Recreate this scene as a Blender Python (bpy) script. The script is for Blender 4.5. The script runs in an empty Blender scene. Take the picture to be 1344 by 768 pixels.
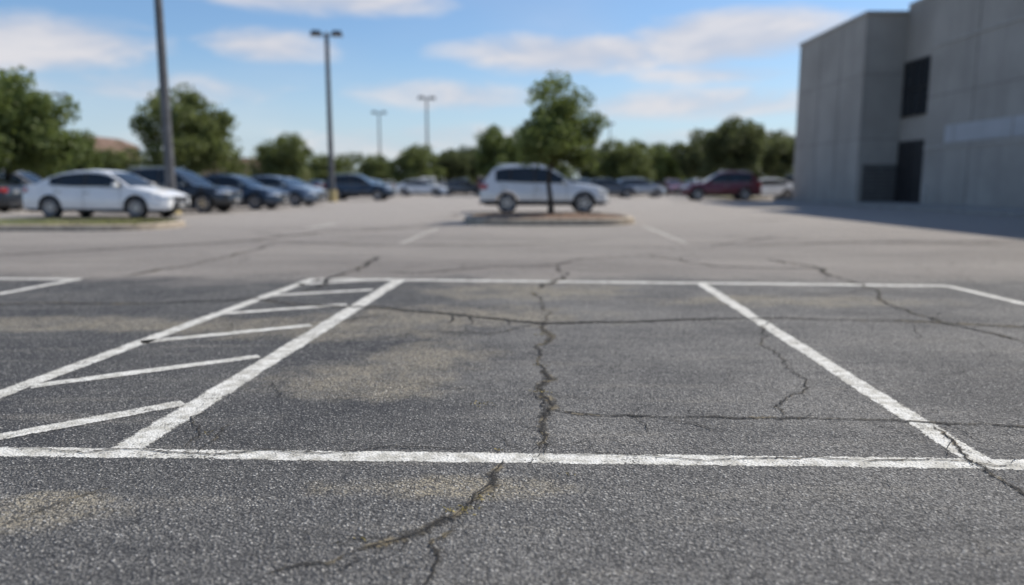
import bpy, bmesh, math, random
import numpy as np
from mathutils import Vector, Matrix
random.seed(7)
scene = bpy.context.scene
COL = scene.collection

# ------------------------------------------------------------------ camera model (eye height 1.1 m, pitched down 8.4 deg)
EYE = 1.1
PITCH = math.atan(143/970)
SP, CP = math.sin(PITCH), math.cos(PITCH)
def G(u, v):
    """survey of the photograph: ground point (x, y) in metres"""
    a, b = (u-672)/970, (v-384)/970
    t = EYE/(SP+b*CP)
    return (a*t, t*(CP-b*SP))

cam = bpy.data.cameras.new("camera")
cam.sensor_width = 36
cam.lens = 970/1344*36
cam.clip_start = 0.05
cam.clip_end = 5000
cam.dof.use_dof = True
cam.dof.focus_distance = 3.0
cam.dof.aperture_fstop = cam.lens/1000/0.029
camo = bpy.data.objects.new("camera", cam)
camo.location = (0, 0, EYE)
camo.rotation_euler = (math.pi/2-PITCH, 0, 0)
COL.objects.link(camo)
scene.camera = camo
scene.view_settings.view_transform = 'Standard'
scene.view_settings.look = 'None'
scene.view_settings.exposure = 0

# ------------------------------------------------------------------ node helpers
class NT:
    def __init__(s, tree):
        s.t = tree; s.n = tree.nodes; s.l = tree.links
    def put(s, sock, v):
        if isinstance(v, bpy.types.NodeSocket): s.l.new(v, sock)
        elif v is not None:
            if isinstance(v, (tuple, list)) and len(v) == 3 and sock.type == 'RGBA': v = (*v, 1)
            sock.default_value = v
    def m(s, op, a, b=None, c=None, clamp=False):
        n = s.n.new('ShaderNodeMath'); n.operation = op; n.use_clamp = clamp
        s.put(n.inputs[0], a)
        if b is not None: s.put(n.inputs[1], b)
        if c is not None: s.put(n.inputs[2], c)
        return n.outputs[0]
    def vm(s, op, a, b=None):
        n = s.n.new('ShaderNodeVectorMath'); n.operation = op
        s.put(n.inputs[0], a)
        if b is not None: s.put(n.inputs[1], b)
        return n.outputs[0]
    def mix(s, f, a, b, mode='MIX'):
        n = s.n.new('ShaderNodeMix'); n.data_type = 'RGBA'; n.blend_type = mode
        s.put(n.inputs[0], f); s.put(n.inputs[6], a); s.put(n.inputs[7], b)
        return n.outputs[2]
    def noise(s, vec, scale, detail=4, rough=.55, dist=0):
        n = s.n.new('ShaderNodeTexNoise')
        if vec is not None: s.put(n.inputs['Vector'], vec)
        n.inputs['Scale'].default_value = scale; n.inputs['Detail'].default_value = detail
        n.inputs['Roughness'].default_value = rough; n.inputs['Distortion'].default_value = dist
        return n.outputs['Fac']
    def ss(s, v, lo, hi, a=0.0, b=1.0):
        n = s.n.new('ShaderNodeMapRange'); n.interpolation_type = 'SMOOTHSTEP'
        s.put(n.inputs[0], v); n.inputs[1].default_value = lo; n.inputs[2].default_value = hi
        n.inputs[3].default_value = a; n.inputs[4].default_value = b
        return n.outputs[0]
    def sep(s, v):
        n = s.n.new('ShaderNodeSeparateXYZ'); s.put(n.inputs[0], v); return n.outputs
    def comb(s, x, y, z):
        n = s.n.new('ShaderNodeCombineXYZ')
        s.put(n.inputs[0], x); s.put(n.inputs[1], y); s.put(n.inputs[2], z); return n.outputs[0]
    def scale(s, v, f3):
        return s.vm('MULTIPLY', v, f3)
    def coord(s, which='Object'):
        return s.n.new('ShaderNodeTexCoord').outputs[which]
    def bump(s, h, strength, dist):
        n = s.n.new('ShaderNodeBump'); s.put(n.inputs['Height'], h)
        n.inputs['Strength'].default_value = strength; n.inputs['Distance'].default_value = dist
        return n.outputs['Normal']

def new_mat(name):
    m = bpy.data.materials.new(name); m.use_nodes = True
    nt = NT(m.node_tree)
    return m, nt, m.node_tree.nodes['Principled BSDF']

def simple(name, col, rough=.6, metal=0, var=.12, vscale=3.0, coat=0, spec=.5, bump=0):
    m, k, p = new_mat(name)
    c = k.coord('Object')
    n = k.noise(c, vscale, 2)
    lo = tuple(x*(1-var) for x in col); hi = tuple(min(1, x*(1+var)) for x in col)
    k.put(p.inputs['Base Color'], k.mix(k.ss(n, .3, .7), lo, hi))
    p.inputs['Roughness'].default_value = rough
    p.inputs['Metallic'].default_value = metal
    p.inputs['Coat Weight'].default_value = coat
    p.inputs['Coat Roughness'].default_value = .05
    p.inputs['Specular IOR Level'].default_value = spec
    if bump: k.put(p.inputs['Normal'], k.bump(k.noise(c, vscale*8, 3), bump, .02))
    return m

# ------------------------------------------------------------------ mesh helpers
def mk_obj(name, mesh, parent=None, loc=(0, 0, 0), rotz=0, scale=None):
    o = bpy.data.objects.new(name, mesh); COL.objects.link(o)
    o.location = loc; o.rotation_euler = (0, 0, rotz)
    if scale: o.scale = scale if not isinstance(scale, (int, float)) else (scale,)*3
    if parent: o.parent = parent
    return o

class MB:
    """mesh builder with material indices"""
    def __init__(s): s.v = []; s.f = []; s.mi = []
    def add(s, vs, fs, mi=0):
        o = len(s.v); s.v += [tuple(p) for p in vs]
        for f in fs: s.f.append([i+o for i in f]); s.mi.append(mi)
    def box(s, c, d, mi=0, rot=None, taper=1.0):
        x, y, z = d[0]/2, d[1]/2, d[2]/2
        P = [Vector((sx*x*(taper if sz > 0 else 1), sy*y*(taper if sz > 0 else 1), sz*z)) for sz in (-1, 1) for sx, sy in ((-1, -1), (1, -1), (1, 1), (-1, 1))]
        if rot: P = [rot @ p for p in P]
        P = [p+Vector(c) for p in P]
        s.add(P, [(0, 3, 2, 1), (4, 5, 6, 7), (0, 1, 5, 4), (1, 2, 6, 5), (2, 3, 7, 6), (3, 0, 4, 7)], mi)
    def tube(s, p0, p1, r0, r1, n=8, mi=0, cap=True):
        p0, p1 = Vector(p0), Vector(p1); d = (p1-p0).normalized()
        a = d.orthogonal().normalized(); b = d.cross(a)
        vs = []
        for p, r in ((p0, r0), (p1, r1)):
            for i in range(n):
                t = 2*math.pi*i/n; vs.append(p+a*math.cos(t)*r+b*math.sin(t)*r)
        fs = [(i, (i+1) % n, n+(i+1) % n, n+i) for i in range(n)]
        if cap: fs += [tuple(range(n))[::-1], tuple(range(n, 2*n))]
        s.add(vs, fs, mi)
    def lathe_y(s, prof, c, n, mi):
        vs = []
        for r, y in prof:
            for i in range(n):
                t = 2*math.pi*i/n; vs.append((c[0]+r*math.cos(t), c[1]+y, c[2]+r*math.sin(t)))
        fs = []
        for j in range(len(prof)-1):
            for i in range(n):
                fs.append((j*n+i, j*n+(i+1) % n, (j+1)*n+(i+1) % n, (j+1)*n+i))
        s.add(vs, fs, mi)
    def mesh(s, name, mats, smooth=None):
        me = bpy.data.meshes.new(name); me.from_pydata(s.v, [], s.f)
        for m in mats: me.materials.append(m)
        me.polygons.foreach_set('material_index', s.mi)
        if smooth is not None:
            me.polygons.foreach_set('use_smooth', [True]*len(me.polygons))
            me.set_sharp_from_angle(angle=math.radians(smooth))
        me.update(); return me

# ------------------------------------------------------------------ world: Nishita sky + procedural clouds
SUN_EL = math.radians(50); SUN_AZ = math.radians(61.6)
w = bpy.data.worlds.new("World"); scene.world = w; w.use_nodes = True
k = NT(w.node_tree); bg = k.n['Background']
sky = k.n.new('ShaderNodeTexSky'); sky.sky_type = 'NISHITA'; sky.sun_disc = False
sky.sun_elevation = SUN_EL; sky.sun_rotation = SUN_AZ
sky.air_density = 1.0; sky.dust_density = 0.7; sky.ozone_density = 2.0
x, y, z = k.sep(k.coord('Generated'))
az = k.m('ARCTAN2', x, y); el = k.m('ARCSINE', z)
v = k.comb(k.m('MULTIPLY', az, 5.0), k.m('MULTIPLY', el, 16.0), 0.0)
n1 = k.noise(v, 1.5, 5, .58, .4)
n2 = k.noise(v, .45, 2, .5)
wob = k.m('MULTIPLY', k.m('SUBTRACT', n2, .5), .08)
CL = [(.08, .166, .20, .030, 1.4), (.27, .178, .14, .038, 1.5), (-.555, .152, .14, .032, 1.3), (-.31, .168, .10, .023, 1.2),
      (-.26, .228, .20, .028, 1.3), (.24, .100, .20, .024, .95), (-.085, .112, .14, .022, .9), (-.42, .115, .16, .020, .7),
      (.05, .05, .6, .020, .6), (.27, .138, .12, .015, .8), (-.10, .06, .2, .015, .6), (1.2, .2, .3, .05, 1), (-1.3, .25, .35, .06, 1), (2.4, .2, .4, .06, 1), (-2.3, .3, .5, .08, 1)]
mask = None
azw = k.m('ADD', az, k.m('MULTIPLY', wob, 2.0)); elw = k.m('ADD', el, k.m('MULTIPLY', wob, .4))
for a0, e0, ra, re, st in CL:
    da = k.m('DIVIDE', k.m('SUBTRACT', azw, a0), ra); de = k.m('DIVIDE', k.m('SUBTRACT', elw, e0), re)
    q = k.m('SUBTRACT', 1.0, k.m('ADD', k.m('MULTIPLY', da, da), k.m('MULTIPLY', de, de)))
    q = k.m('MULTIPLY', k.m('MAXIMUM', q, -1.0), st)
    mask = q if mask is None else k.m('MAXIMUM', mask, q)
dens = k.m('ADD', mask, k.m('MULTIPLY', k.m('SUBTRACT', n1, .5), 2.9))
dens = k.ss(dens, -.25, 1.3)
wisp = k.m('MULTIPLY', k.ss(n2, .42, .75), .24)
dens = k.m('MAXIMUM', dens, wisp)
dens = k.m('MULTIPLY', dens, .88)
haze = k.ss(el, .0, .19, .60, .0)
skyc = k.mix(1.0, sky.outputs[0], (0.84, 0.99, 1.13), 'MULTIPLY')
skyc = k.mix(haze, skyc, (4.9, 5.8, 6.8))
shade = k.mix(k.ss(n1, .38, .68), (4.9, 5.1, 5.8), (6.6, 6.35, 6.45))
k.put(bg.inputs[0], k.mix(dens, skyc, shade))
bg.inputs[1].default_value = 0.12

s = Vector((math.sin(SUN_AZ)*math.cos(SUN_EL), math.cos(SUN_AZ)*math.cos(SUN_EL), math.sin(SUN_EL)))
sun = bpy.data.lights.new("sun", 'SUN'); sun.energy = 5.0; sun.angle = math.radians(.5); sun.color = (1, .93, .82)
so = bpy.data.objects.new("sun", sun); so.rotation_euler = s.to_track_quat('Z', 'Y').to_euler(); so.location = (20, 10, 30); COL.objects.link(so)

# ------------------------------------------------------------------ ground + asphalt
def asphalt(name):
    m, k, p = new_mat(name)
    c = k.coord('Object')
    x, y, z = k.sep(c)
    mid = k.noise(c, 34, 3, .7)
    cj = k.vm('ADD', c, k.comb(k.m('MULTIPLY', mid, .022), k.m('MULTIPLY', mid, -.017), 0.0))
    def cells(sc):
        vc = k.n.new('ShaderNodeTexVoronoi'); k.put(vc.inputs['Vector'], cj); vc.inputs['Scale'].default_value = sc
        return vc.outputs['Distance'], k.sep(vc.outputs['Color'])
    d, (r, r2, r3) = cells(92)
    d2, (q1, q2, q3) = cells(200)
    stone = k.m('MULTIPLY', k.ss(r, .42, .95), k.ss(d, .62, .25))
    stone2 = k.m('MULTIPLY', k.ss(q1, .60, .95), k.ss(d2, .6, .25))
    wear = k.noise(c, .9, 4, .62)
    wear2 = k.noise(k.scale(c, (.5, 1.6, 1)), .35, 3, .6)
    streakn = k.noise(k.scale(c, (.55, 5.0, 1)), 1.1, 5, .68)
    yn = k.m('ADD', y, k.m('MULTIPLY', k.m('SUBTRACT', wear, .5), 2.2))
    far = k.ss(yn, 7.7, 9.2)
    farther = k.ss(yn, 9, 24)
    dark = k.mix(k.ss(wear, .35, .68), (.052, .052, .055), (.125, .122, .116))
    xr = k.ss(k.m('ADD', x, k.m('MULTIPLY', k.m('SUBTRACT', wear2, .5), 2.4)), -1.0, .5)
    grey = k.mix(k.ss(k.m('ADD', mid, k.m('MULTIPLY', k.m('SUBTRACT', wear, .5), 1.6)), .3, .7), (.135, .131, .126), (.235, .226, .211))
    near = k.mix(xr, dark, grey)
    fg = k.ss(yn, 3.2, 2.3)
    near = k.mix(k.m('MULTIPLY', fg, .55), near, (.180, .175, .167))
    near = k.mix(k.m('MULTIPLY', k.ss(streakn, .53, .68), .50), near, (.29, .27, .235))
    near = k.mix(k.m('MULTIPLY', k.ss(streakn, .46, .32), .48), near, (.055, .055, .057))
    dust = None
    for (px, py, rx, ry) in DUST:
        dx = k.m('DIVIDE', k.m('SUBTRACT', x, px), rx); dy = k.m('DIVIDE', k.m('SUBTRACT', y, py), ry)
        q = k.m('SUBTRACT', 1.0, k.m('ADD', k.m('MULTIPLY', dx, dx), k.m('MULTIPLY', dy, dy)))
        dust = q if dust is None else k.m('MAXIMUM', dust, q)
    dust = k.m('ADD', k.m('MAXIMUM', dust, -1.1), k.m('MULTIPLY', k.m('SUBTRACT', k.noise(c, 2.6, 5, .72), .5), 4.6))
    dust = k.m('MULTIPLY', k.ss(dust, -.3, 1.3), k.ss(k.m('ADD', k.m('MULTIPLY', mid, .6), k.m('MULTIPLY', r2, .4)), .22, .55))
    near = k.mix(k.m('MULTIPLY', dust, .88), near, (.37, .325, .24))
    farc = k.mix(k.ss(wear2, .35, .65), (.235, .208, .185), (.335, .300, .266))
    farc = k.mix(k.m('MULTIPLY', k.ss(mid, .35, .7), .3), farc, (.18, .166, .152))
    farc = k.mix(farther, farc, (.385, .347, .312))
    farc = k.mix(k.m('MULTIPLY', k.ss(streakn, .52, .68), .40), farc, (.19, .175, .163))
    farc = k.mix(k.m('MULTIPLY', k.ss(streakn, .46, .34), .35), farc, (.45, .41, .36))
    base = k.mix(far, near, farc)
    base = k.mix(k.m('MULTIPLY', stone2, .55), base, (.42, .41, .385))
    base = k.mix(k.m('MULTIPLY', stone, k.m('ADD', k.m('MULTIPLY', r3, .75), .12)), base, (.56, .545, .515))
    pit = k.m('MULTIPLY', k.ss(d, .34, .72), k.ss(q2, .2, .6))
    pit = k.m('MAXIMUM', pit, k.m('MULTIPLY', k.ss(r, .25, .05), .75))
    pit = k.m('MULTIPLY', pit, k.ss(far, 0, 1, .86, .42))
    base = k.mix(pit, base, (.014, .014, .016))
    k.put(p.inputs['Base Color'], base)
    p.inputs['Roughness'].default_value = .78
    p.inputs['Specular IOR Level'].default_value = .35
    h = k.m('ADD', k.m('MULTIPLY', k.ss(d, .75, .1), k.m('ADD', r, .3)), k.m('MULTIPLY', k.ss(d2, .7, .1), .35))
    k.put(p.inputs['Normal'], k.bump(h, 1.0, .0070))
    return m
DUST = [(*G(480, 500), .62, .40), (*G(560, 470), .5, .5), (*G(420, 430), 1.3, .5), (*G(600, 415), 1.4, .6), (*G(120, 425), 2.2, .35),
        (*G(20, 680), .35, .16), (*G(590, 640), .5, .12), (*G(690, 382), 1.2, .7), (*G(60, 660), .25, .1), (*G(1050, 395), 1.5, .4)]
M_ASPH = asphalt("asphalt")

def sheet(name, x0, x1, y0, y1, z, mat, n=1):
    b = MB()
    b.add([(x0, y0, z), (x1, y0, z), (x1, y1, z), (x0, y1, z)], [(0, 1, 2, 3)])
    return mk_obj(name, b.mesh(name, [mat]))
M_DRY, k, p = new_mat("dry_grass_ground")
c = k.coord('Object')
k.put(p.inputs['Base Color'], k.mix(k.ss(k.noise(c, .3, 6, .65), .35, .65), (.09, .11, .04), (.24, .21, .12)))
p.inputs['Roughness'].default_value = .95
sheet("ground", -2500, 2500, -300, 3000, -.03, M_DRY)
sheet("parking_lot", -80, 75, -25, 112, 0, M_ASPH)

# ------------------------------------------------------------------ painted markings
def paintmat(name, bias, hi=(.66, .65, .61)):
    m, k, p = new_mat(name)
    c = k.coord('Object')
    vc = k.n.new('ShaderNodeTexVoronoi'); k.put(vc.inputs['Vector'], c); vc.inputs['Scale'].default_value = 92
    d = vc.outputs['Distance']; rr = k.sep(vc.outputs['Color'])[0]
    n = k.noise(c, 5, 5, .72); nf = k.noise(c, 90, 3, .7)
    col = k.mix(k.ss(k.noise(c, 11, 5, .75), .38, .60), (.40, .385, .34), hi)
    col = k.mix(k.m('MULTIPLY', k.ss(nf, .48, .70), .42), col, (.28, .27, .245))
    k.put(p.inputs['Base Color'], col)
    p.inputs['Roughness'].default_value = .7
    k.put(p.inputs['Normal'], k.bump(k.m('ADD', k.ss(d, .75, .1), k.m('MULTIPLY', nf, .5)), .8, .0035))
    al = k.m('ADD', k.m('MULTIPLY', k.m('SUBTRACT', n, .5), 2.2), k.m('MULTIPLY', k.m('SUBTRACT', nf, .5), 2.2))
    al = k.m('ADD', al, k.m('MULTIPLY', rr, .46+bias))
    uv = k.sep(k.coord('UV'))[0]
    edge = k.m('ABSOLUTE', k.m('SUBTRACT', uv, .5))
    al = k.m('ADD', al, k.ss(edge, .34, .5, 0, .62))
    k.put(p.inputs['Alpha'], k.ss(al, .58, .76, 1, 0))
    return m
M_PAINT = paintmat("worn_white_road_paint", 0)
M_PAINTF = paintmat("faded_road_paint", .55, (.60, .56, .51))
def marking(name, segs, z=.0012, mat=None):
    me = bpy.data.meshes.new(name); V = []; F = []; U = []
    for j, (a, bb, wd) in enumerate(segs):
        a, bb = Vector(a), Vector(bb); L = (bb-a).length; ns = max(2, int(L/.05)) if L < 15 else 40
        t = (bb-a)/L; nn = Vector((-t.y, t.x))
        zz = z+.0004*(j % 3)
        o = len(V); w1 = w2 = 0
        for i in range(ns+1):
            q = a+t*L*i/ns
            w1 = w1*.8+random.uniform(-.003, .003); w2 = w2*.8+random.uniform(-.003, .003)
            V += [(*(q-nn*(wd/2+w1)), zz), (*(q+nn*(wd/2+w2)), zz)]
        for i in range(ns): F.append((o+2*i, o+2*i+2, o+2*i+3, o+2*i+1)); U += [0, 0, 1, 1]
    me.from_pydata([tuple(q) for q in V], [], F)
    uvl = me.uv_layers.new(name='UVMap')
    for i, u in enumerate(U): uvl.data[i].uv = (u, .5)
    me.materials.append(mat or M_PAINT)
    return mk_obj(name, me)
def S(u0, v0, u1, v1, wd): return (G(u0, v0), G(u1, v1), wd)
def ext(seg, e0, e1):
    a, b = Vector(seg[0]), Vector(seg[1]); t = (b-a).normalized()
    return (tuple(a-t*e0), tuple(b+t*e1), seg[2])
marking("parking_stall_lines", [
    ext(S(0, 593, 1344, 609.5, .122), 6, 6),
    S(163, 592, 524, 368, .155),
    S(1288, 607, 917, 370.5, .125),
    S(420, 366.2, 1245, 375.5, .17),
])
marking("parking_stall_lines", [
    ext(S(1243, 375.5, 1344, 399, .13), 0, 2.2),
    ext(S(102, 367, 0, 386, .14), 0, 1.5),
    ext(S(105, 367, 0, 366.3, .15), 0, 12),
], z=.0028)
marking("hatched_access_aisle", [
    ext(S(0, 518, 412, 366, .13), 1.6, 0),
    ext(S(0, 574, 235, 530, .115), 1.2, .02),
    S(40, 508, 340, 468, .112),
    S(185, 449.5, 408, 427, .12),
    S(276, 413, 455, 400, .13),
    S(346, 388.8, 490, 380.5, .135),
    S(390, 373.5, 512, 366.5, .14),
], z=.0028)
marking("faded_stall_lines", [
    S(526, 320, 576, 299, .14), S(845, 297, 902, 320, .14), S(404, 300, 440, 294, .4), S(640, 318, 800, 318, .10),
    S(300, 276, 420, 283, .12)], z=.0022, mat=M_PAINTF)

# ------------------------------------------------------------------ cracks
M_CRACK = simple("crack_dark", (.016, .0145, .013), .95, var=.4, vscale=30)
M_STAIN, k, p = new_mat("crack_debris")
c = k.coord('Object')
k.put(p.inputs['Base Color'], k.mix(k.ss(k.noise(c, 9, 3), .42, .62), (.045, .042, .038), (.24, .20, .13)))
p.inputs['Roughness'].default_value = 1
uv = k.sep(k.coord('UV'))[0]
e = k.m('ABSOLUTE', k.m('SUBTRACT', uv, .5))
a = k.m('ADD', k.ss(e, .05, .5, 1, 0), k.m('MULTIPLY', k.m('SUBTRACT', k.noise(c, 45, 4, .75), .5), 2.6))
k.put(p.inputs['Alpha'], k.m('MULTIPLY', k.ss(a, .5, .95), .65))
rc = random.Random(11)
def fractal(pts, minlen, amp):
    P = [Vector(q) for q in pts]
    while True:
        out = [P[0]]; done = True
        for a, b in zip(P, P[1:]):
            L = (b-a).length
            if L > minlen:
                done = False
                t = (b-a).normalized(); n = Vector((-t.y, t.x))
                am = amp if L < .25 else amp*.55
                out.append((a+b)/2+n*rc.gauss(0, am)*L+t*rc.uniform(-.1, .1)*L)
            out.append(b)
        P = out
        if done: return P
cr = {'v': [], 'f': [], 'u': []}; st = {'v': [], 'f': [], 'u': []}
def ribbon(D, P, wf, z, jit):
    o = len(D['v']); n = len(P); wv = 1.0
    for i, q in enumerate(P):
        t = (P[min(i+1, n-1)]-P[max(i-1, 0)]); t = t.normalized() if t.length > 1e-6 else Vector((1, 0)); nn = Vector((-t.y, t.x))
        e = min(1, i/8, (n-1-i)/8); wv = min(1.8, max(.4, wv+rc.gauss(0, .16))); wl = wf*(.12+.88*e)*wv
        a = wl*rc.uniform(1-jit, 1+jit); b = wl*rc.uniform(1-jit, 1+jit)
        D['v'] += [(*(q-nn*a), z), (*(q+nn*b), z)]
    for i in range(n-1):
        D['f'].append((o+2*i, o+2*i+2, o+2*i+3, o+2*i+1)); D['u'] += [0, 0, 1, 1]
CRPTS = []
def crack_w(P0, w, stain=3.0, amp=.10, branches=2, keep=True):
    dist = max(1.6, min(q[1] for q in P0))
    ml = max(.013, .006*dist)
    P = fractal(P0, ml, amp)
    ribbon(cr, P, w*.5, .0060, .6)
    if stain: ribbon(st, P, w*stain*.75, .0048, .35)
    if keep: CRPTS.extend(P)
    for _ in range(branches):
        if len(P) < 8: break
        i = rc.randrange(2, len(P)-2); a = P[i]; t = (P[i+1]-P[i-1]).normalized()
        ang = rc.choice([-1, 1])*rc.uniform(.4, 1.2); d = Vector((t.x*math.cos(ang)-t.y*math.sin(ang), t.x*math.sin(ang)+t.y*math.cos(ang)))
        L = rc.uniform(.06, .35)*max(1, dist/4)
        Q = fractal([a, a+d*L*.5+t*L*.1, a+d*L], ml, amp)
        ribbon(cr, Q, w*.22, .0066, .6)
def crack(px, w, stain=3.0, amp=.10, branches=2): crack_w([G(*q) for q in px], w, stain, amp, branches)
crack([(734, 347), (746, 360), (728, 370), (700, 380)], .020, 3, .12, 2)
crack([(700, 384), (710, 400), (713, 425), (709, 460), (715, 490), (711, 520), (722, 538), (712, 562), (707, 592)], .0080, 6, .10, 14)
crack([(712, 500), (704, 520), (716, 536), (722, 545)], .004, 6, .12, 4)
crack([(660, 604), (648, 620), (630, 652), (604, 672), (560, 697), (500, 715), (468, 722)], .0068, 5, .10, 9)
crack([(468, 722), (440, 738), (390, 744), (340, 760)], .0034, 4, .12, 3)
crack([(-60, 402), (60, 398), (200, 399), (330, 392), (400, 401), (500, 404), (600, 414), (712, 425), (850, 422), (1010, 418), (1190, 422), (1344, 430), (1420, 430)], .024, 2.5, .045, 8)
crack([(722, 538), (760, 544), (850, 547), (1020, 550), (1180, 553), (1344, 561), (1400, 562)], .0105, 3, .06, 10)
crack([(1005, 340), (1080, 353), (1100, 365), (1140, 378), (1165, 400), (1240, 425), (1290, 436), (1344, 449)], .021, 3, .09, 8)
crack([(498, 337), (470, 352), (430, 366), (395, 384)], .030, 2.6, .10, 3)
crack([(362, 320), (330, 330), (270, 343), (160, 363)], .036, 2.6, .09, 3)
crack([(500, 358), (560, 358), (640, 351), (735, 347), (800, 338), (880, 334)], .030, 2.6, .10, 3)
crack([(1050, 386), (1140, 380), (1200, 384)], .010, 3, .1, 1)
crack([(1225, 560), (1262, 595), (1300, 622), (1344, 650), (1390, 670)], .0062, 4, .10, 5)
crack([(0, 588), (60, 590), (110, 596), (180, 590), (260, 596), (330, 593), (420, 596), (500, 588), (620, 590)], .0038, 2, .07, 9)
crack([(720, 598), (860, 600), (930, 606), (1100, 604), (1262, 606), (1344, 612)], .0040, 2, .07, 9)
crack([(600, 690), (575, 735), (548, 775)], .0036, 5, .10, 2)
crack([(-20, 336), (150, 327), (330, 316), (470, 322), (640, 322), (800, 316)], .050, 2.4, .05, 2)
crack([(330, 316), (420, 305), (600, 296)], .055, 2.4, .06, 1)
crack([(880, 318), (980, 322), (1130, 318), (1344, 322)], .045, 2.4, .06, 2)
crack([(235, 590), (262, 560), (250, 548), (276, 540)], .0034, 3, .12, 3)
crack([(250, 600), (262, 592), (285, 575), (300, 556)], .0028, 3, .12, 2)
crack([(400, 430), (470, 418), (520, 410)], .006, 3, .10, 2)
crack([(150, 640), (80, 660), (0, 690), (-60, 700)], .0022, 7, .06, 2)
crack([(850, 335), (940, 350), (1010, 352), (1080, 354)], .020, 3, .1, 2)
crack([(713, 425), (640, 440), (560, 436), (500, 446)], .005, 3, .10, 3)
crack([(1010, 418), (1000, 450), (1040, 490), (1030, 550)], .0032, 3, .11, 4)
for i in range(100):
    y0 = 2.0+9*rc.random()**1.1; x0 = rc.uniform(-.8, .8)*y0; ang = rc.gauss(0, .5) if rc.random() < .6 else rc.gauss(1.5, .4)
    L = rc.uniform(.25, 1.1)*(.6+y0/6); d = Vector((math.cos(ang), math.sin(ang))); n_ = Vector((-d.y, d.x))
    a = Vector((x0, y0)); crack_w([a, a+d*L*.35+n_*rc.gauss(0, .12)*L, a+d*L*.7+n_*rc.gauss(0, .15)*L, a+d*L], rc.uniform(.0008, .0020)*(.7+y0/4), 0, .11, rc.randrange(0, 3), False)
for i in range(26):
    y0 = rc.uniform(12, 40); x0 = rc.uniform(-.6, .5)*y0; ang = rc.gauss(0, .35) if rc.random() < .7 else rc.gauss(1.5, .3)
    L = rc.uniform(2, 8); d = Vector((math.cos(ang), math.sin(ang))); n_ = Vector((-d.y, d.x)); a = Vector((x0, y0))
    crack_w([a, a+d*L*.35+n_*rc.gauss(0, .08)*L, a+d*L*.7+n_*rc.gauss(0, .08)*L, a+d*L], rc.uniform(.02, .045), 0, .07, 1, False)
def strips(name, D, mat):
    me = bpy.data.meshes.new(name); me.from_pydata(D['v'], [], D['f'])
    uvl = me.uv_layers.new(name='UVMap')
    for i, u in enumerate(D['u']): uvl.data[i].uv = (u, .5)
    me.materials.append(mat); return me
ck = mk_obj("pavement_cracks", strips("cracks", cr, M_CRACK))
mk_obj("crack_debris", strips("crack_debris", st, M_STAIN), parent=ck)

# loose gravel and weeds in the cracks
M_GRAV = simple("loose_gravel_stone", (.34, .31, .27), .9, var=.5, vscale=40)
M_WEED = simple("weed_leaf", (.27, .215, .07), .8, var=.5, vscale=30)
b = MB()
rg = random.Random(3)
for i in range(3000):
    if i % 2:
        q = rg.choice(CRPTS)
        if q.y > 7: continue
        x0, y0 = q.x+rg.gauss(0, .03), q.y+rg.gauss(0, .03)
    else:
        y0 = 1.7+rg.random()**1.5*6; x0 = rg.uniform(-.75, .75)*y0
    r = rg.uniform(.0012, .0040); z0 = r*.5
    vs = [(x0+rg.uniform(.7, 1.3)*r*a, y0+rg.uniform(.7, 1.3)*r*bb, z0+r*cc*.8) for a, bb, cc in ((1, 0, 0), (-1, 0, 0), (0, 1, 0), (0, -1, 0), (0, 0, 1), (0, 0, -1))]
    b.add(vs, [(0, 2, 4), (2, 1, 4), (1, 3, 4), (3, 0, 4), (2, 0, 5), (1, 2, 5), (3, 1, 5), (0, 3, 5)])
mk_obj("loose_gravel", b.mesh("gravel", [M_GRAV]))
b = MB()
spots = [(606, 670, 34, .035), (628, 655, 18, .025), (637, 532, 18, .04), (700, 385, 20, .06), (712, 515, 16, .03), (708, 480, 14, .03), (655, 592, 8, .02), (480, 712, 8, .03), (706, 440, 12, .04), (262, 570, 8, .04), (745, 622, 5, .02), (722, 370, 16, .08)]
for u, v, n, sp in spots:
    gx, gy = G(u, v)
    for i in range(n):
        x0, y0 = gx+rg.gauss(0, sp), gy+rg.gauss(0, sp*.5); a = rg.uniform(0, 6.28); L = rg.uniform(.006, .020); wd = rg.uniform(.001, .003)
        dx, dy = math.cos(a), math.sin(a); h = rg.uniform(.001, .009)
        b.add([(x0-dy*wd, y0+dx*wd, .003), (x0+dy*wd, y0-dx*wd, .003), (x0+dx*L*.6+dy*wd, y0+dy*L*.6-dx*wd, .004+h), (x0+dx*L, y0+dy*L, .004+h*.6)], [(0, 1, 2, 3)])
mk_obj("crack_weeds", b.mesh("weeds", [M_WEED]))

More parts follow.
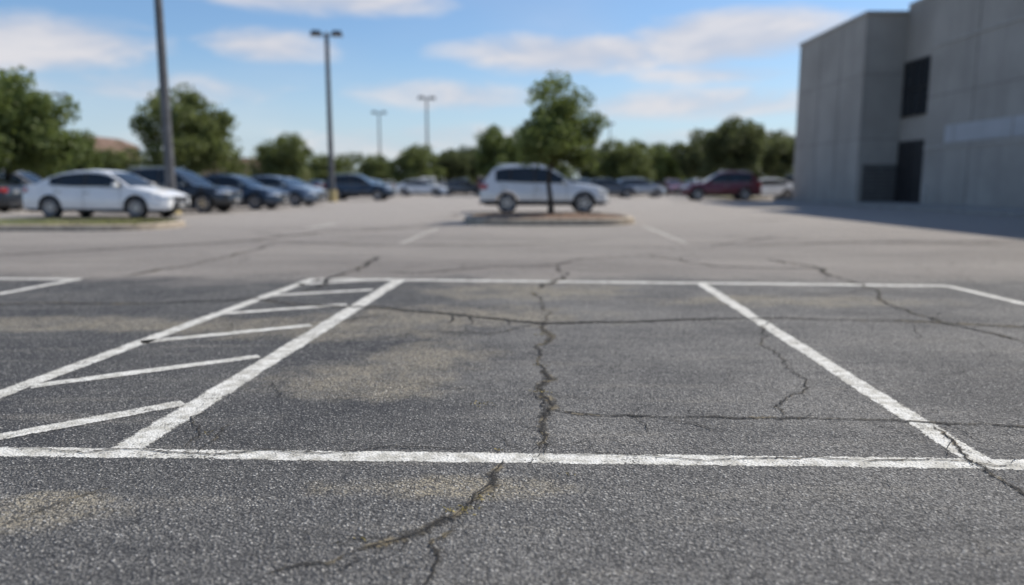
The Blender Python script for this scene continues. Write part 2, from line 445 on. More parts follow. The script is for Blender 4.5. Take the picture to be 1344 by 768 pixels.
# ------------------------------------------------------------------ islands
M_CONC = simple("kerb_concrete", (.38, .32, .25), .85, var=.2, vscale=6, bump=.3)
M_MULCH = simple("mulch", (.15, .092, .058), .95, var=.6, vscale=12, bump=.8)
M_GRASS = simple("grass_blades", (.19, .19, .06), .8, var=.5, vscale=3)
def island(name, outline, top_mat, h=.14, kw=.16):
    par = bpy.data.objects.new(name, None); COL.objects.link(par)
    n = len(outline); P = [Vector(q) for q in outline]; cen = sum(P, Vector((0, 0)))/n
    def inset(d):
        out = []
        for i in range(n):
            t = (P[(i+1) % n]-P[i-1]).normalized(); out.append(P[i]+Vector((-t.y, t.x))*d)
        return out
    b = MB(); rings = [(P, 0), (P, h-.03), (inset(.03), h), (inset(kw), h), (inset(kw), h-.04)]
    vs = []
    for R, z in rings: vs += [(q.x, q.y, z) for q in R]
    fs = []
    for j in range(len(rings)-1):
        for i in range(n): fs.append((j*n+i, j*n+(i+1) % n, (j+1)*n+(i+1) % n, (j+1)*n+i))
    b.add(vs, fs)
    mk_obj("kerb", b.mesh("kerb", [M_CONC], 40), par)
    I = inset(kw); b = MB(); vs = [(cen.x, cen.y, h+.05)]; m = 6
    for j in range(1, m+1):
        f = j/m
        for q in I:
            r = cen+(q-cen)*f; vs.append((r.x, r.y, h-.035+.085*(1-f*f)+(rg.uniform(-.012, .012) if j < m else 0)))
    fs = [(0, 1+i, 1+(i+1) % n) for i in range(n)]
    for j in range(m-1):
        for i in range(n): fs.append((1+j*n+i, 1+(j+1)*n+i, 1+(j+1)*n+(i+1) % n, 1+j*n+(i+1) % n))
    b.add(vs, fs); mk_obj("planting_bed", b.mesh("bed", [top_mat]), par)
    return par
def rrect(x0, x1, y0, y1, r, n=8):
    out = []
    for cx, cy, a0 in ((x1-r, y0+r, -90), (x1-r, y1-r, 0), (x0+r, y1-r, 90), (x0+r, y0+r, 180)):
        for i in range(n+1):
            a = math.radians(a0+90*i/n); out.append((cx+r*math.cos(a), cy+r*math.sin(a)))
    return out
island("planting_island", rrect(-1.35, 3.45, 19.5, 23.6, 1.5), M_MULCH, .18, .18)
isl = island("grass_island", rrect(-30, -8.5, 17.3, 20.4, 1.4), M_DRY)
def grass(name, x0, x1, y0, y1, z, n, par, mat):
    b = MB()
    for i in range(n):
        x, y = rg.uniform(x0, x1), rg.uniform(y0, y1); a = rg.uniform(0, 3.14); h = rg.uniform(.03, .09); wd = .012
        b.add([(x-math.cos(a)*wd, y-math.sin(a)*wd, z), (x+math.cos(a)*wd, y+math.sin(a)*wd, z), (x+rg.gauss(0, .03), y+rg.gauss(0, .03), z+h)], [(0, 1, 2)])
    mk_obj(name, b.mesh(name, [mat]), par)
grass("grass", -22, -8.9, 17.6, 20.1, .11, 14000, isl, M_GRASS)

# ------------------------------------------------------------------ trees
def leaf_mat(name, lo, hi, tl):
    m, k, p = new_mat(name)
    at = k.n.new('ShaderNodeAttribute'); at.attribute_name = 'tone'
    col = k.mix(at.outputs['Fac'], lo, hi)
    k.put(p.inputs['Base Color'], col); p.inputs['Roughness'].default_value = .6
    p.inputs['Specular IOR Level'].default_value = .3
    tr = k.n.new('ShaderNodeBsdfTranslucent'); k.put(tr.inputs[0], k.mix(.6, col, tl))
    mx = k.n.new('ShaderNodeMixShader'); mx.inputs[0].default_value = .38
    k.l.new(p.outputs[0], mx.inputs[1]); k.l.new(tr.outputs[0], mx.inputs[2])
    k.l.new(mx.outputs[0], k.n['Material Output'].inputs[0])
    return m
M_LEAF = leaf_mat("foliage", (.055, .076, .028), (.19, .22, .080), (.22, .26, .07))
M_LEAF2 = leaf_mat("foliage_bright", (.06, .085, .028), (.20, .245, .085), (.23, .29, .07))
M_LEAFD = leaf_mat("foliage_dark", (.048, .062, .030), (.155, .175, .076), (.17, .20, .07))
M_BARK = simple("bark", (.060, .048, .038), .95, var=.35, vscale=8, bump=.8)
def leaves(centres, radii, per, size, rng, tones):
    V = []; T = []
    for c, r, tn in zip(centres, radii, tones):
        n = per
        d = rng.normal(size=(n, 3)); d /= np.linalg.norm(d, axis=1)[:, None]
        rad = rng.random(n)**.45
        P = np.array(c)+d*rad[:, None]*np.array(r)
        a = rng.normal(size=(n, 3)); a /= np.linalg.norm(a, axis=1)[:, None]
        bq = np.cross(a, rng.normal(size=(n, 3))); bq /= np.linalg.norm(bq, axis=1)[:, None]
        s = size*rng.uniform(.5, 1.2, n)[:, None]
        q = np.stack([P-a*s*.5, P+bq*s*.3, P+a*s*.6, P-bq*s*.3], 1)
        V.append(q.reshape(-1, 3)); T.append(np.repeat(np.clip(tn+rng.normal(0, .15, n), 0, 1), 4))
    V = np.concatenate(V); T = np.concatenate(T); return V, T
def leafmesh(name, V, T, mat):
    n = len(V)//4
    me = bpy.data.meshes.new(name)
    me.from_pydata(V.tolist(), [], np.arange(n*4).reshape(-1, 4).tolist())
    at = me.attributes.new('tone', 'FLOAT', 'POINT'); at.data.foreach_set('value', T.astype(np.float32))
    me.materials.append(mat); return me
def tree_meshes(seed, H, rx, rz, trunk_r, nclump, per, leaf, mat, clump_r=.28, off=(0, 0), cut=.55):
    rng = np.random.default_rng(seed); cz = H-rz
    cs = []; rs = []; tn = []
    while len(cs) < nclump:
        d = rng.normal(size=3); d /= np.linalg.norm(d); rr = rng.random()**.4
        lump = 1+.22*math.sin(3*math.atan2(d[1], d[0])+seed)+.15*math.sin(5*d[2]+seed*2)
        p = d*rr*np.array([rx, rx, rz])*lump*.82
        if p[2] < -rz*cut and rng.random() < .6: continue
        c = p+np.array([off[0], off[1], cz]); cs.append(c)
        q = clump_r*rx*rng.uniform(.6, 1.25); rs.append((q, q, q*.75)); tn.append(np.clip(rng.normal(.45, .22)+.15*p[2]/rz, 0, 1))
    V, T = leaves(cs, rs, per, leaf, rng, tn)
    crown = leafmesh("crown", V, T, mat)
    b = MB(); lean = rng.normal(0, .02, 2)*H
    prev = Vector((0, 0, 0)); pr = trunk_r*1.35
    top = Vector((lean[0], lean[1], H-rz*.7)); pts = []
    for i in range(1, 7):
        t = i/6; q = top*t+Vector((rng.normal(0, .012)*H*(t < 1), rng.normal(0, .012)*H*(t < 1), 0)); r = trunk_r*(1.0-.6*t)
        b.tube(prev, q, pr, r, 10, 0, False); pts.append((q, r)); prev, pr = q, r
    for j in rng.choice(len(cs), min(16, len(cs)), replace=False):
        base, r = pts[rng.integers(2, 6)]; e = Vector(cs[j]); mid = (base+e)/2+Vector((0, 0, -.05*H))
        b.tube(base, mid, r*.55, r*.35, 6, 0, False); b.tube(mid, e, r*.35, r*.1, 6, 0, False)
    trunk = b.mesh("trunk", [M_BARK], 60)
    return trunk, crown
def place_tree(name, ms, x, y, s=1, rz=0, sz=None, z=0):
    par = bpy.data.objects.new(name, None); COL.objects.link(par)
    par.location = (x, y, z); par.rotation_euler = (0, 0, rz); par.scale = (s, s, sz or s)
    mk_obj("trunk", ms[0], par); mk_obj("crown", ms[1], par)
    return par
T_C = tree_meshes(8, 3.80, 1.46, 1.38, .085, 66, 220, .125, M_LEAF2, .30, off=(.30, 0), cut=.75)
T_A = tree_meshes(21, 5.2, 3.5, 2.2, .17, 90, 180, .27, M_LEAF, .25)
T_B = tree_meshes(33, 5.8, 2.9, 2.6, .16, 80, 180, .27, M_LEAF2, .27)
T_D = tree_meshes(44, 6.5, 3.4, 2.9, .19, 90, 170, .31, M_LEAFD, .26)
def at(u, dist): return ((u-672)/970*dist, dist)
place_tree("tree", T_C, 1.16, 22.0, 1, 0, z=.15)
for u, dist, T, s, rz, sz in [
    (18, 33, T_B, 1.00, .3, 1.08), (256, 46, T_A, 1.0, 1.2, 1.22), (108, 52, T_B, .70, 2, .86), (375, 62, T_A, .82, 4, .95),
    (-60, 40, T_B, 1.1, 5, 1.2), (545, 78, T_A, .90, 3, .93), (500, 92, T_A, .75, 1, .85), (655, 66, T_B, .90, 2.2, 1.10), (615, 95, T_D, .85, 3.1, .95),
    (705, 70, T_D, .9, .6, .98), (820, 72, T_A, .95, 5.1, .98), (868, 88, T_B, 1.0, 1.7, 1.05), (955, 66, T_D, 1.02, 4.4, 1.12), (915, 82, T_D, .9, 2.4, 1.0),
    (1010, 72, T_D, .95, .2, 1.0), (780, 92, T_D, .95, 3.4, .9), (160, 70, T_A, .8, 2.9, .8), (430, 100, T_A, .9, .9, .9), (1090, 90, T_D, 1.2, .9, 1.2), (40, 75, T_D, 1, 2, .9), (590, 84, T_D, .8, 5.2, .8)]:
    x0, y0 = at(u, dist); place_tree("tree", T, x0, y0, s, rz, sz)
rng = np.random.default_rng(9); cs = []; rs = []; tn = []
for i in range(520):
    a = rng.uniform(-1.0, 1.0); R = rng.uniform(113, 150)
    hh = 3.8+1.3*math.sin(a*23)+.9*math.sin(a*61+1)+rng.normal(0, .5)
    z0 = rng.random()**.7*hh; cs.append((R*math.sin(a), R*math.cos(a), max(.8, z0))); q = rng.uniform(1.0, 2.4); rs.append((q*1.3, q, q*.8)); tn.append(np.clip(rng.normal(.4, .25), 0, 1))
V, T = leaves(cs, rs, 100, .8, rng, tn)
mk_obj("distant_tree_line", leafmesh("treeline", V, T, M_LEAFD))

# ------------------------------------------------------------------ cars
M_GLASS, k, p = new_mat("car_glass")
k.put(p.inputs['Base Color'], k.mix(k.noise(k.coord('Object'), 2, 2), (.010, .013, .016), (.022, .028, .033)))
p.inputs['Roughness'].default_value = .06; p.inputs['Specular IOR Level'].default_value = .6
M_TYRE = simple("tyre_rubber", (.018, .018, .018), .85, var=.25, vscale=10)
M_RIM = simple("alloy_rim", (.45, .45, .46), .35, .8, var=.08)
M_PLAS = simple("dark_plastic", (.022, .022, .024), .6, var=.2)
M_HEAD = simple("headlight_lens", (.62, .66, .70), .12, .2, var=.1, coat=1)
M_TAIL = simple("taillight_lens", (.35, .015, .012), .2, 0, var=.1, coat=1)
M_CHR = simple("chrome_and_plate", (.6, .6, .6), .25, .7, var=.1)
def paint(name, col, rough=.35, metal=.0): return simple(name, col, rough, metal, var=.05, vscale=1.2, coat=.8)
PT = {'white': paint("car_paint_white", (.78, .78, .77)), 'silver': paint("car_paint_silver", (.46, .48, .50), .35, .4), 'black': paint("car_paint_black", (.014, .017, .022)),
      'blue': paint("car_paint_dark_blue", (.035, .055, .085), .35, .3), 'steel': paint("car_paint_steel_blue", (.16, .20, .25), .35, .4), 'maroon': paint("car_paint_maroon", (.13, .016, .022)),
      'pearl': paint("car_paint_pearl", (.66, .67, .68), .35, .1), 'tan': paint("car_paint_tan", (.30, .26, .20), .35, .3), 'grey': paint("car_paint_grey", (.10, .105, .115), .35, .4)}
def interp(tab, x):
    return float(np.interp(x, [a for a, _ in tab], [q for _, q in tab]))
def car_mesh(kind):
    if kind == 'sedan':
        L = 2.42; wr = .335; wx = (-1.38, 1.44); sill = .20; W = .90
        zt = [(-2.42, .62), (-2.40, .86), (-2.34, .97), (-2.2, 1.02), (-1.75, 1.05), (-1.0, 1.00), (.6, .94), (1.15, .955), (1.5, .91), (1.9, .82), (2.2, .72), (2.36, .62), (2.42, .48)]
        rf = [(-2.0, 1.01), (-1.85, 1.06), (-1.45, 1.26), (-1.1, 1.375), (-.7, 1.44), (-.2, 1.465), (.2, 1.44), (.48, 1.375), (.85, 1.18), (1.25, .94)]
        g0, g1 = -1.98, 1.25; ws = (.46, 1.25); rw = (-1.95, -1.05); side = (-1.42, .98); pil = [(-.30, -.18), (-1.1, -1.03)]; wt = .60
        wd = [(-2.42, .66), (-2.36, .76), (-2.2, .83), (-1.8, .89), (0, .905), (1.5, .895), (1.95, .86), (2.2, .77), (2.36, .64), (2.42, .50)]
    elif kind == 'suv':
        L = 2.36; wr = .37; wx = (-1.36, 1.42); sill = .28; W = .93
        zt = [(-2.36, .66), (-2.34, .86), (-2.26, 1.06), (-2.1, 1.13), (-1.5, 1.14), (.4, 1.06), (.95, 1.06), (1.4, 1.03), (1.85, .96), (2.12, .88), (2.28, .76), (2.36, .56)]
        rf = [(-2.24, 1.08), (-2.10, 1.28), (-1.94, 1.50), (-1.78, 1.62), (-1.4, 1.69), (-.8, 1.725), (-.3, 1.72), (0, 1.68), (.2, 1.61), (.6, 1.37), (1.08, 1.05)]
        g0, g1 = -2.22, 1.08; ws = (.16, 1.08); rw = (-2.22, -1.84); side = (-1.78, .80); pil = [(-.42, -.30), (-1.30, -1.18)]; wt = .64
        wd = [(-2.36, .70), (-2.28, .82), (-2.0, .90), (0, .935), (1.5, .925), (1.95, .88), (2.2, .76), (2.32, .62), (2.36, .52)]
    else:
        L = 2.08; wr = .32; wx = (-1.24, 1.30); sill = .20; W = .87
        zt = [(-2.08, .62), (-2.05, .9), (-1.98, 1.0), (-1.2, 1.02), (.6, .97), (1.1, .98), (1.5, .90), (1.8, .80), (2.0, .66), (2.08, .5)]
        rf = [(-2.0, .99), (-1.85, 1.25), (-1.65, 1.40), (-1.2, 1.48), (-.4, 1.52), (0, 1.51), (.3, 1.45), (.7, 1.24), (1.12, .97)]
        g0, g1 = -1.99, 1.12; ws = (.28, 1.12); rw = (-1.98, -1.66); side = (-1.6, .85); pil = [(-.35, -.24)]; wt = .60
        wd = [(-2.08, .66), (-1.98, .78), (-1.6, .85), (0, .87), (1.3, .865), (1.7, .80), (1.95, .68), (2.08, .5)]
    b = MB(); R = wr+.065; zc = wr
    xs = set(np.round(np.linspace(-L, L, 70), 3))
    for t in zt+wd: xs.add(round(t[0], 3))
    for wxx in wx:
        for a in np.linspace(0, math.pi, 15): xs.add(round(wxx+R*math.cos(a), 3))
        xs.add(round(wxx-R-.004, 3)); xs.add(round(wxx+R+.004, 3))
    xs = sorted(x for x in xs if -L <= x <= L)
    rings = []
    for x0 in xs:
        t, wv = interp(zt, x0), interp(wd, x0)
        e = max(0, abs(x0)-(L-.35))/.35; zb = sill+.12*e*e
        for wxx in wx:
            d = abs(x0-wxx)
            if d < R: zb = max(zb, zc+math.sqrt(R*R-d*d))
        zb = min(zb, t-.04)
        def wf(z):
            q = (z-sill)/(t-sill+1e-6)
            return wv*float(np.interp(q, [0, .12, .35, .62, .66, .85, 1], [.93, .975, 1.0, .995, .978, .955, .90]))
        lev = [zb]+[min(max(sill+(t-sill)*q, zb), t) for q in (.12, .22, .35, .62, .66, .85)]+[t]
        h = [(wf(zz), zz) for zz in lev]+[(wv*.82, t+.018), (wv*.45, t+.035), (0, t+.04)]
        ring = [(0, zb)]+h
        full = [(x0, -yy, zz) for yy, zz in ring]+[(x0, yy, zz) for yy, zz in ring[-2:0:-1]]
        rings.append(full)
    n = len(rings[0]); vs = [q for r in rings for q in r]
    o = len(b.v); b.v += vs; m = len(ring)
    for i in range(len(rings)-1):
        for j in range(n):
            f = [o+i*n+j, o+(i+1)*n+j, o+(i+1)*n+(j+1) % n, o+i*n+(j+1) % n]
            jj = j if j < m-1 else n-1-j
            mi = 4 if jj == 0 else (4 if (kind == 'suv' and jj <= 2) or jj == 1 else 0)
            b.f.append(f); b.mi.append(mi)
    b.f.append([o+j for j in range(n)]); b.mi.append(0)
    b.f.append([o+(len(rings)-1)*n+j for j in range(n)][::-1]); b.mi.append(4)
    gx = set(np.round(np.linspace(g0, g1, 50), 3)) | {ws[0], rw[0], rw[1], side[0], side[1]}
    for a, c in pil: gx |= {a, c}
    gx = sorted(gx); rings = []; zmax = max(q for _, q in rf)
    for x0 in gx:
        r = interp(rf, x0); bt = interp(zt, x0)-.01; hgt = max(.004, r-bt); wb = interp(wd, x0)*.90
        ff = hgt/(zmax-bt); wtop = wb+(wt-wb)*ff
        mm = wb+(wtop-wb)*.5+.02*ff
        h = [(wb, bt), (mm, bt+hgt*.46), (wb+(wtop-wb)*.86+.008*ff, bt+hgt*.86), (wtop, r), (wtop*.90, r+.018*ff), (wtop*.5, r+.032*ff), (0, r+.036*ff)]
        rings.append([(x0, -yy, zz) for yy, zz in h]+[(x0, yy, zz) for yy, zz in h[-2::-1]])
    n = len(rings[0]); o = len(b.v); b.v += [q for r in rings for q in r]
    for i in range(len(rings)-1):
        xm = (gx[i]+gx[i+1])/2
        for j in range(n-1):
            jj = j if j < 6 else n-2-j
            mi = 0
            if jj <= 1 and side[0] < xm < side[1] and not any(a < xm < c for a, c in pil): mi = 1
            if jj >= 4 and (xm > ws[0] or rw[0] < xm < rw[1]): mi = 1
            if jj <= 1 and any(a < xm < c for a, c in pil): mi = 4
            b.f.append([o+i*n+j, o+(i+1)*n+j, o+(i+1)*n+j+1, o+i*n+j+1]); b.mi.append(mi)
    for wxx in wx:
        for sd in (-1, 1):
            yo = sd*(W-.015); c = (wxx, yo, zc)
            b.lathe_y([(wr*.62, 0), (wr*.70, sd*.005), (wr*.93, -sd*.005), (wr, -sd*.035), (wr, -sd*.19), (wr*.9, -sd*.22), (wr*.2, -sd*.22)], c, 28, 2)
            b.lathe_y([(wr*.71, sd*.003), (wr*.66, sd*.012), (wr*.61, 0), (wr*.60, -sd*.06)], c, 28, 3)
            b.lathe_y([(wr*.61, -sd*.06), (.001, -sd*.06)], c, 28, 4)
            ns = 10 if kind != 'suv' else 5
            for q in range(ns):
                a = 2*math.pi*q/ns; rot = Matrix.Rotation(-a, 3, 'Y')
                cc = Vector(c)+rot @ Vector((wr*.34, 0, 0))+Vector((0, -sd*.018, 0))
                b.box(cc, (wr*.58, .03, .032 if kind != 'suv' else .075), 3, rot)
            b.lathe_y([(.055, -sd*.03), (.05, sd*.004), (.001, sd*.006)], c, 14, 3)
    zh = interp(zt, L-.25)
    for sd in (-1, 1):
        for nm, sg, mi, hz, hh in (('h', 1, 5, zh-.10, .12), ('t', -1, 6, interp(zt, -L+.2)-.16, .17 if kind != 'suv' else .24)):
            vs = []; m_ = 7
            for q in range(m_+1):
                x0 = sg*(L-.02-.42*(q/m_)**1.3) if sg > 0 else sg*(L-.005-.30*(q/m_)**1.3)
                yy = interp(wd, x0)*.985+.008
                tt = (q/m_); zmid = hz+.03*tt; hh2 = hh*(.85 if q < m_ else .35)/2
                if q == 0: yy -= .18; x0 += sg*.012
                vs += [(x0+sg*.01, sd*yy, zmid-hh2), (x0+sg*.01, sd*(yy-.02), zmid+hh2)]
            b.add(vs, [(2*q, 2*q+2, 2*q+3, 2*q+1) for q in range(m_)], mi)
        mx = side[1]-.10; mz = interp(zt, mx)+.10
        b.box((mx, sd*(W+.06), mz), (.13, .17, .11), 0, Matrix.Rotation(sd*.15, 3, 'Z'), .8)
        b.box((mx+.02, sd*(W-.05), mz-.04), (.06, .14, .04), 4)
        for x0 in (side[1]-.02, pil[0][0]+.05, side[0]+.22):
            t = interp(zt, x0); vs = []
            for q in (.05, .12, .35, .62, .66, .85, .98):
                zz = sill+(t-sill)*q; yy = interp(wd, x0)*float(np.interp(q, [0, .12, .35, .62, .66, .85, 1], [.93, .975, 1.0, .995, .978, .955, .90]))+.002
                vs += [(x0-.006, sd*yy, zz), (x0+.006, sd*yy, zz)]
            b.add(vs, [(2*q, 2*q+1, 2*q+3, 2*q+2) for q in range(6)], 4)
        for x0 in (pil[0][0]+.16, side[0]+.36):
            t = interp(zt, x0); b.box((x0, sd*(interp(wd, x0)*.975+.012), sill+(t-sill)*.76), (.18, .03, .028), 7)
        b.box(((side[0]+side[1])/2, sd*(.905*interp(wd, 0)+.004), interp(zt, 0)+.012), (side[1]-side[0]-.1, .012, .018), 7)
        if kind == 'suv': b.box((-.85, sd*.57, 1.765), (1.7, .035, .03), 7)
    b.box((L-.005, 0, zh-.12), (.05, .78, .13), 4); b.box((L+.014, 0, zh-.07), (.03, .70, .02), 7); b.box((L+.0, 0, sill+.14), (.06, .95, .12), 4)
    b.box((L+.03, 0, sill+.20), (.015, .31, .15), 7)
    b.box((-L-.01, 0, .80 if kind != 'suv' else .88), (.02, .32, .15), 7); b.box((-L+.0, 0, sill+.12), (.06, 1.1, .12), 4)
    b.box((0, 0, sill+.08), (2*L-.7, W*1.15, .16), 4)
    return b.mesh(kind+"_mesh", [PT['white'], M_GLASS, M_TYRE, M_RIM, M_PLAS, M_HEAD, M_TAIL, M_CHR], 38)
CM = {q: car_mesh(q) for q in ('sedan', 'suv', 'hatch')}
def car(kind, colr, x, y, deg=0, s=1.0):
    o = mk_obj({'sedan': 'parked_sedan', 'suv': 'parked_suv', 'hatch': 'parked_hatchback'}[kind], CM[kind], None, (x, y, 0), math.radians(deg), s)
    o.material_slots[0].link = 'OBJECT'; o.material_slots[0].material = PT[colr]
    return o
car('sedan', 'white', -13.25, 24.5, -6, 1.03)
car('suv', 'black', -12.9, 28.9, -5, .97)
car('sedan', 'blue', -12.2, 32.4, -6)
car('sedan', 'steel', -11.9, 37.4, -8)
car('suv', 'pearl', 1.22, 28.6, 0, 1.03)
car('suv', 'blue', -10.1, 49.5, -4, .98)
car('sedan', 'silver', -13.2, 43.5, -6)
car('suv', 'maroon', 13.6, 49.0, 176, 1.08)
car('sedan', 'white', -8.0, 66.0, -5)
car('sedan', 'silver', -11.4, 60.0, -4)
car('sedan', 'grey', -22.3, 32, 0); car('suv', 'tan', -25, 38, 3); car('sedan', 'black', -21.5, 28.7, 180)
car('suv', 'grey', -20, 45, 0); car('hatch', 'white', -19, 51, 180)
cols = ['silver', 'white', 'black', 'grey', 'blue', 'steel', 'pearl', 'maroon', 'tan', 'white', 'silver', 'grey']
rr = random.Random(5)
for row, (yy, x0, x1) in enumerate([(76, -34, -2), (72, 4, 20), (88, -40, 34), (101, -46, 44)]):
    x = x0
    while x < x1:
        if rr.random() < .84: car(rr.choice(['sedan', 'sedan', 'suv', 'hatch']), rr.choice(cols), x, yy+rr.uniform(-.4, .4), rr.choice([90, -90])+rr.uniform(-3, 3))
        x += 2.85
for i, (x, y) in enumerate([(7.4, 58), (10.2, 60), (18.6, 55), (21.6, 57), (-4.6, 70), (5.2, 62)]):
    car(['sedan', 'hatch', 'sedan', 'suv', 'sedan', 'sedan'][i], ['grey', 'silver', 'white', 'silver', 'grey', 'black'][i], x, y, [0, 5, 180, 90, 10, 0][i])

# ------------------------------------------------------------------ lamps
M_POLE = simple("weathered_pole_metal", (.12, .12, .125), .6, .2, var=.2, vscale=4)
M_POLEB = simple("lamp_base_concrete_ochre", (.42, .34, .17), .85, var=.2, vscale=5)
M_LENS = simple("lamp_lens", (.5, .5, .48), .3, var=.05)
def lamp(x, y, H, r=.11, rz=0, arms=2):
    par = bpy.data.objects.new("street_lamp", None); COL.objects.link(par); par.location = (x, y, 0); par.rotation_euler = (0, 0, rz)
    b = MB(); b.tube((0, 0, 0), (0, 0, .72), .30, .28, 20); b.tube((0, 0, .72), (0, 0, .76), .28, .24, 20)
    mk_obj("base", b.mesh("base", [M_POLEB], 40), par)
    b = MB(); b.tube((0, 0, .75), (0, 0, .80), r*1.9, r*1.9, 12); b.tube((0, 0, .8), (0, 0, H), r*1.1, r*.75, 12)
    for sd in ((-1, 1) if arms == 2 else (1,)): b.tube((0, 0, H-.12), (sd*.35, 0, H), .04, .035, 8)
    b.tube((0, 0, H), (0, 0, H+.12), r*.8, r*.3, 12)
    mk_obj("pole", b.mesh("pole", [M_POLE], 40), par)
    b = MB()
    for sd in ((-1, 1) if arms == 2 else (1,)):
        b.box((sd*.60, 0, H+.03), (.66, .56, .28), 0, None, .75); b.box((sd*.60, 0, H-.12), (.46, .38, .02), 1)
    mk_obj("lamp_heads", b.mesh("heads", [M_POLE, M_LENS]), par)
lamp(-12.3, 26.9, 10.4, .16, .2)
lamp(-10.9, 45.2, 9.8, .16, .1)
lamp(-9.0, 80, 10.0, .12, .4); lamp(-16.7, 95, 9.9, .12, .2); lamp(14.4, 111, 9.8, .10, .9, 2); lamp(-66, 111, 14, .10, .3)

# ------------------------------------------------------------------ building on the right
M_WALL, k, p = new_mat("precast_concrete_wall")
c = k.coord('Object')
col = k.mix(k.ss(k.noise(c, .35, 4, .6), .3, .7), (.325, .305, .275), (.405, .38, .345))
col = k.mix(k.m('MULTIPLY', k.ss(k.noise(k.scale(c, (1, 1, .08)), 1.5, 3), .5, .75), .35), col, (.25, .235, .215))
k.put(p.inputs['Base Color'], col); p.inputs['Roughness'].default_value = .9
M_JOINT = simple("wall_joint", (.17, .165, .155), .9)
M_TRIM = simple("wall_trim_band", (.40, .385, .36), .8)
M_WIN, k, p = new_mat("building_glass")
k.put(p.inputs['Base Color'], k.mix(k.noise(k.coord('Object'), .6, 2), (.015, .018, .022), (.03, .035, .04))); p.inputs['Roughness'].default_value = .12; p.inputs['Specular IOR Level'].default_value = .3
M_RIBBON = simple("glazing_painted_reflection", (.42, .43, .45), .45, var=.06, vscale=.8, spec=.3)  # pale glass colour stands in for light reflected by the window strip
M_DOOR = simple("dark_metal_door", (.018, .018, .020), .6, var=.2)
M_DOORG = simple("grey_roller_door", (.13, .126, .12), .6, var=.1)
bl = bpy.data.objects.new("commercial_building", None); COL.objects.link(bl)
b = MB()
XA, XB, XC = 18.2, 20.3, 20.05
b.box(((XA+60)/2, (39.5+48.4)/2, 4.85), (60-XA, 8.9, 9.7))
b.box(((XB+60)/2, (36.6+39.5)/2, 5.0), (60-XB, 39.5-36.6, 10.0))
b.box(((XC+60)/2, (36.6+4)/2, 6.6), (60-XC, 36.6-4, 13.2))
mk_obj("walls", b.mesh("walls", [M_WALL]), bl)
b = MB()
b.box((XA+20, 43.95, 9.76), (40.12, 9.1, .14)); b.box((XC+19.97, 20.3, 13.27), (40.1, 32.8, .16)); b.box((XB+19.95, 38.03, 10.08), (39.98, 2.84, .16))
for z0 in (7.55, 2.80): b.box((XC-.02, 20.3, z0), (.05, 32.55, .10))
mk_obj("parapet_caps", b.mesh("caps", [M_TRIM]), bl)
b = MB()
for z0 in (3.4, 6.7): b.box((XA-.004, 43.95, z0), (.012, 8.84, .03)); b.box((19.24, 39.496, z0), (2.05, .012, .03))
for y0 in (42.3, 45.1): b.box((XA-.006, y0, 4.8), (.018, .03, 9.5))
for y0 in (9, 13, 17, 21, 25, 29, 33): b.box((XC-.006, y0, 6.6), (.018, .03, 13.1))
for z0 in (5.2, 10.4): b.box((XC-.004, 20.3, z0), (.012, 32.5, .03))
mk_obj("panel_joints", b.mesh("joints", [M_JOINT]), bl)
b = MB()
b.box((XB-.02, 38.05, 5.85), (.06, 2.5, 2.6))
mk_obj("window", b.mesh("window", [M_WIN]), bl)
b = MB()
for yy in (36.78, 37.62, 38.46, 39.32): b.box((XB-.06, yy, 5.85), (.06, .07, 2.72))
for zz in (4.5, 5.85, 7.2): b.box((XB-.075, 38.05, zz), (.06, 2.6, .07))
mk_obj("window_frame", b.mesh("frame", [M_DOOR]), bl)
b = MB(); b.box((XC-.015, 20.4, 3.36), (.05, 29.0, .80)); mk_obj("ribbon_window", b.mesh("ribbon", [M_RIBBON]), bl)
b = MB()
for i in range(8): b.box((XC-.045, 6.2+i*4.0, 3.36), (.03, .05, .84))
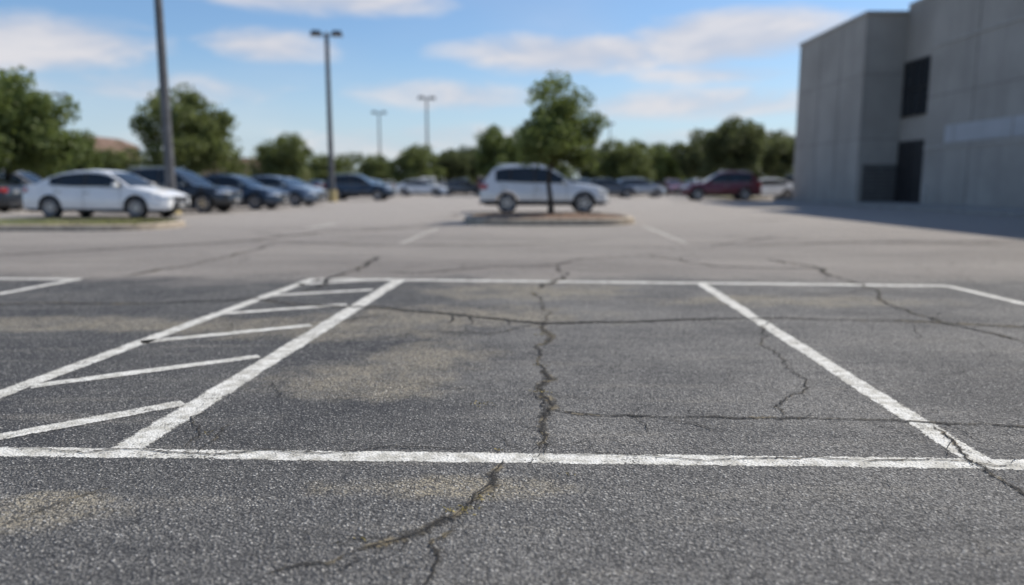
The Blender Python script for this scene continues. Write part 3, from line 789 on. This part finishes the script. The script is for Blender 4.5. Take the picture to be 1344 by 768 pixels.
mk_obj("ribbon_mullions", b.mesh("mull", [M_TRIM]), bl)
b = MB(); b.box((XB-.03, 38.1, 1.65), (.08, 2.6, 3.2)); b.box((XB-.08, 38.1, 1.6), (.03, .06, 3.0))
b.box((19.35, 39.47, 1.10), (1.8, .08, 2.0), 1)
for i in range(9): b.box((19.35, 39.42, .28+i*.2), (1.76, .02, .03), 0)
mk_obj("doors", b.mesh("doors", [M_DOOR, M_DOORG]), bl)
M_WALK = simple("sidewalk_concrete", (.30, .285, .26), .9, var=.15, vscale=2, bump=.2)
b = MB(); b.box((19.0, 20.5, .06), (4.4, 55, .14)); mk_obj("sidewalk", b.mesh("walk", [M_WALK]))
b = MB(); b.tube((0, 0, .13), (0, 0, .98), .08, .08, 16); b.tube((0, 0, .98), (0, 0, 1.04), .08, .04, 16)
mk_obj("bollard", b.mesh("bollard", [M_TRIM], 40), None, (19.4, 35.0, 0))
isl2 = island("grass_island", rrect(14.6, 17.8, 50, 60, 1.0), M_DRY)
grass("grass", 14.9, 17.5, 50.3, 59.7, .11, 5000, isl2, M_GRASS)

# distant low buildings
M_TAN = simple("tan_stucco", (.42, .30, .19), .9, var=.12, vscale=.5)
M_ROOF = simple("brown_roof", (.16, .10, .07), .9, var=.2, vscale=1)
def low_building(x, y, wx, wy, h):
    par = bpy.data.objects.new("low_commercial_building", None); COL.objects.link(par); par.location = (x, y, 0)
    b = MB(); b.box((0, 0, h/2), (wx, wy, h)); mk_obj("walls", b.mesh("w", [M_TAN]), par)
    b = MB(); b.box((0, 0, h+.6), (wx+.8, wy+.8, 1.2), 0, None, .7); mk_obj("roof", b.mesh("r", [M_ROOF]), par)
    b = MB()
    for i in range(int(wx/3)): b.box((-wx/2+1.8+i*3, -wy/2-.02, h*.55), (1.6, .06, 1.3))
    mk_obj("windows", b.mesh("win", [M_WIN]), par)
low_building(-62, 104, 16, 10, 6.2); low_building(-36, 106, 12, 9, 3.4); low_building(-47, 80.5, 9, 8, 4.0)
print("OK objects", len(bpy.data.objects))
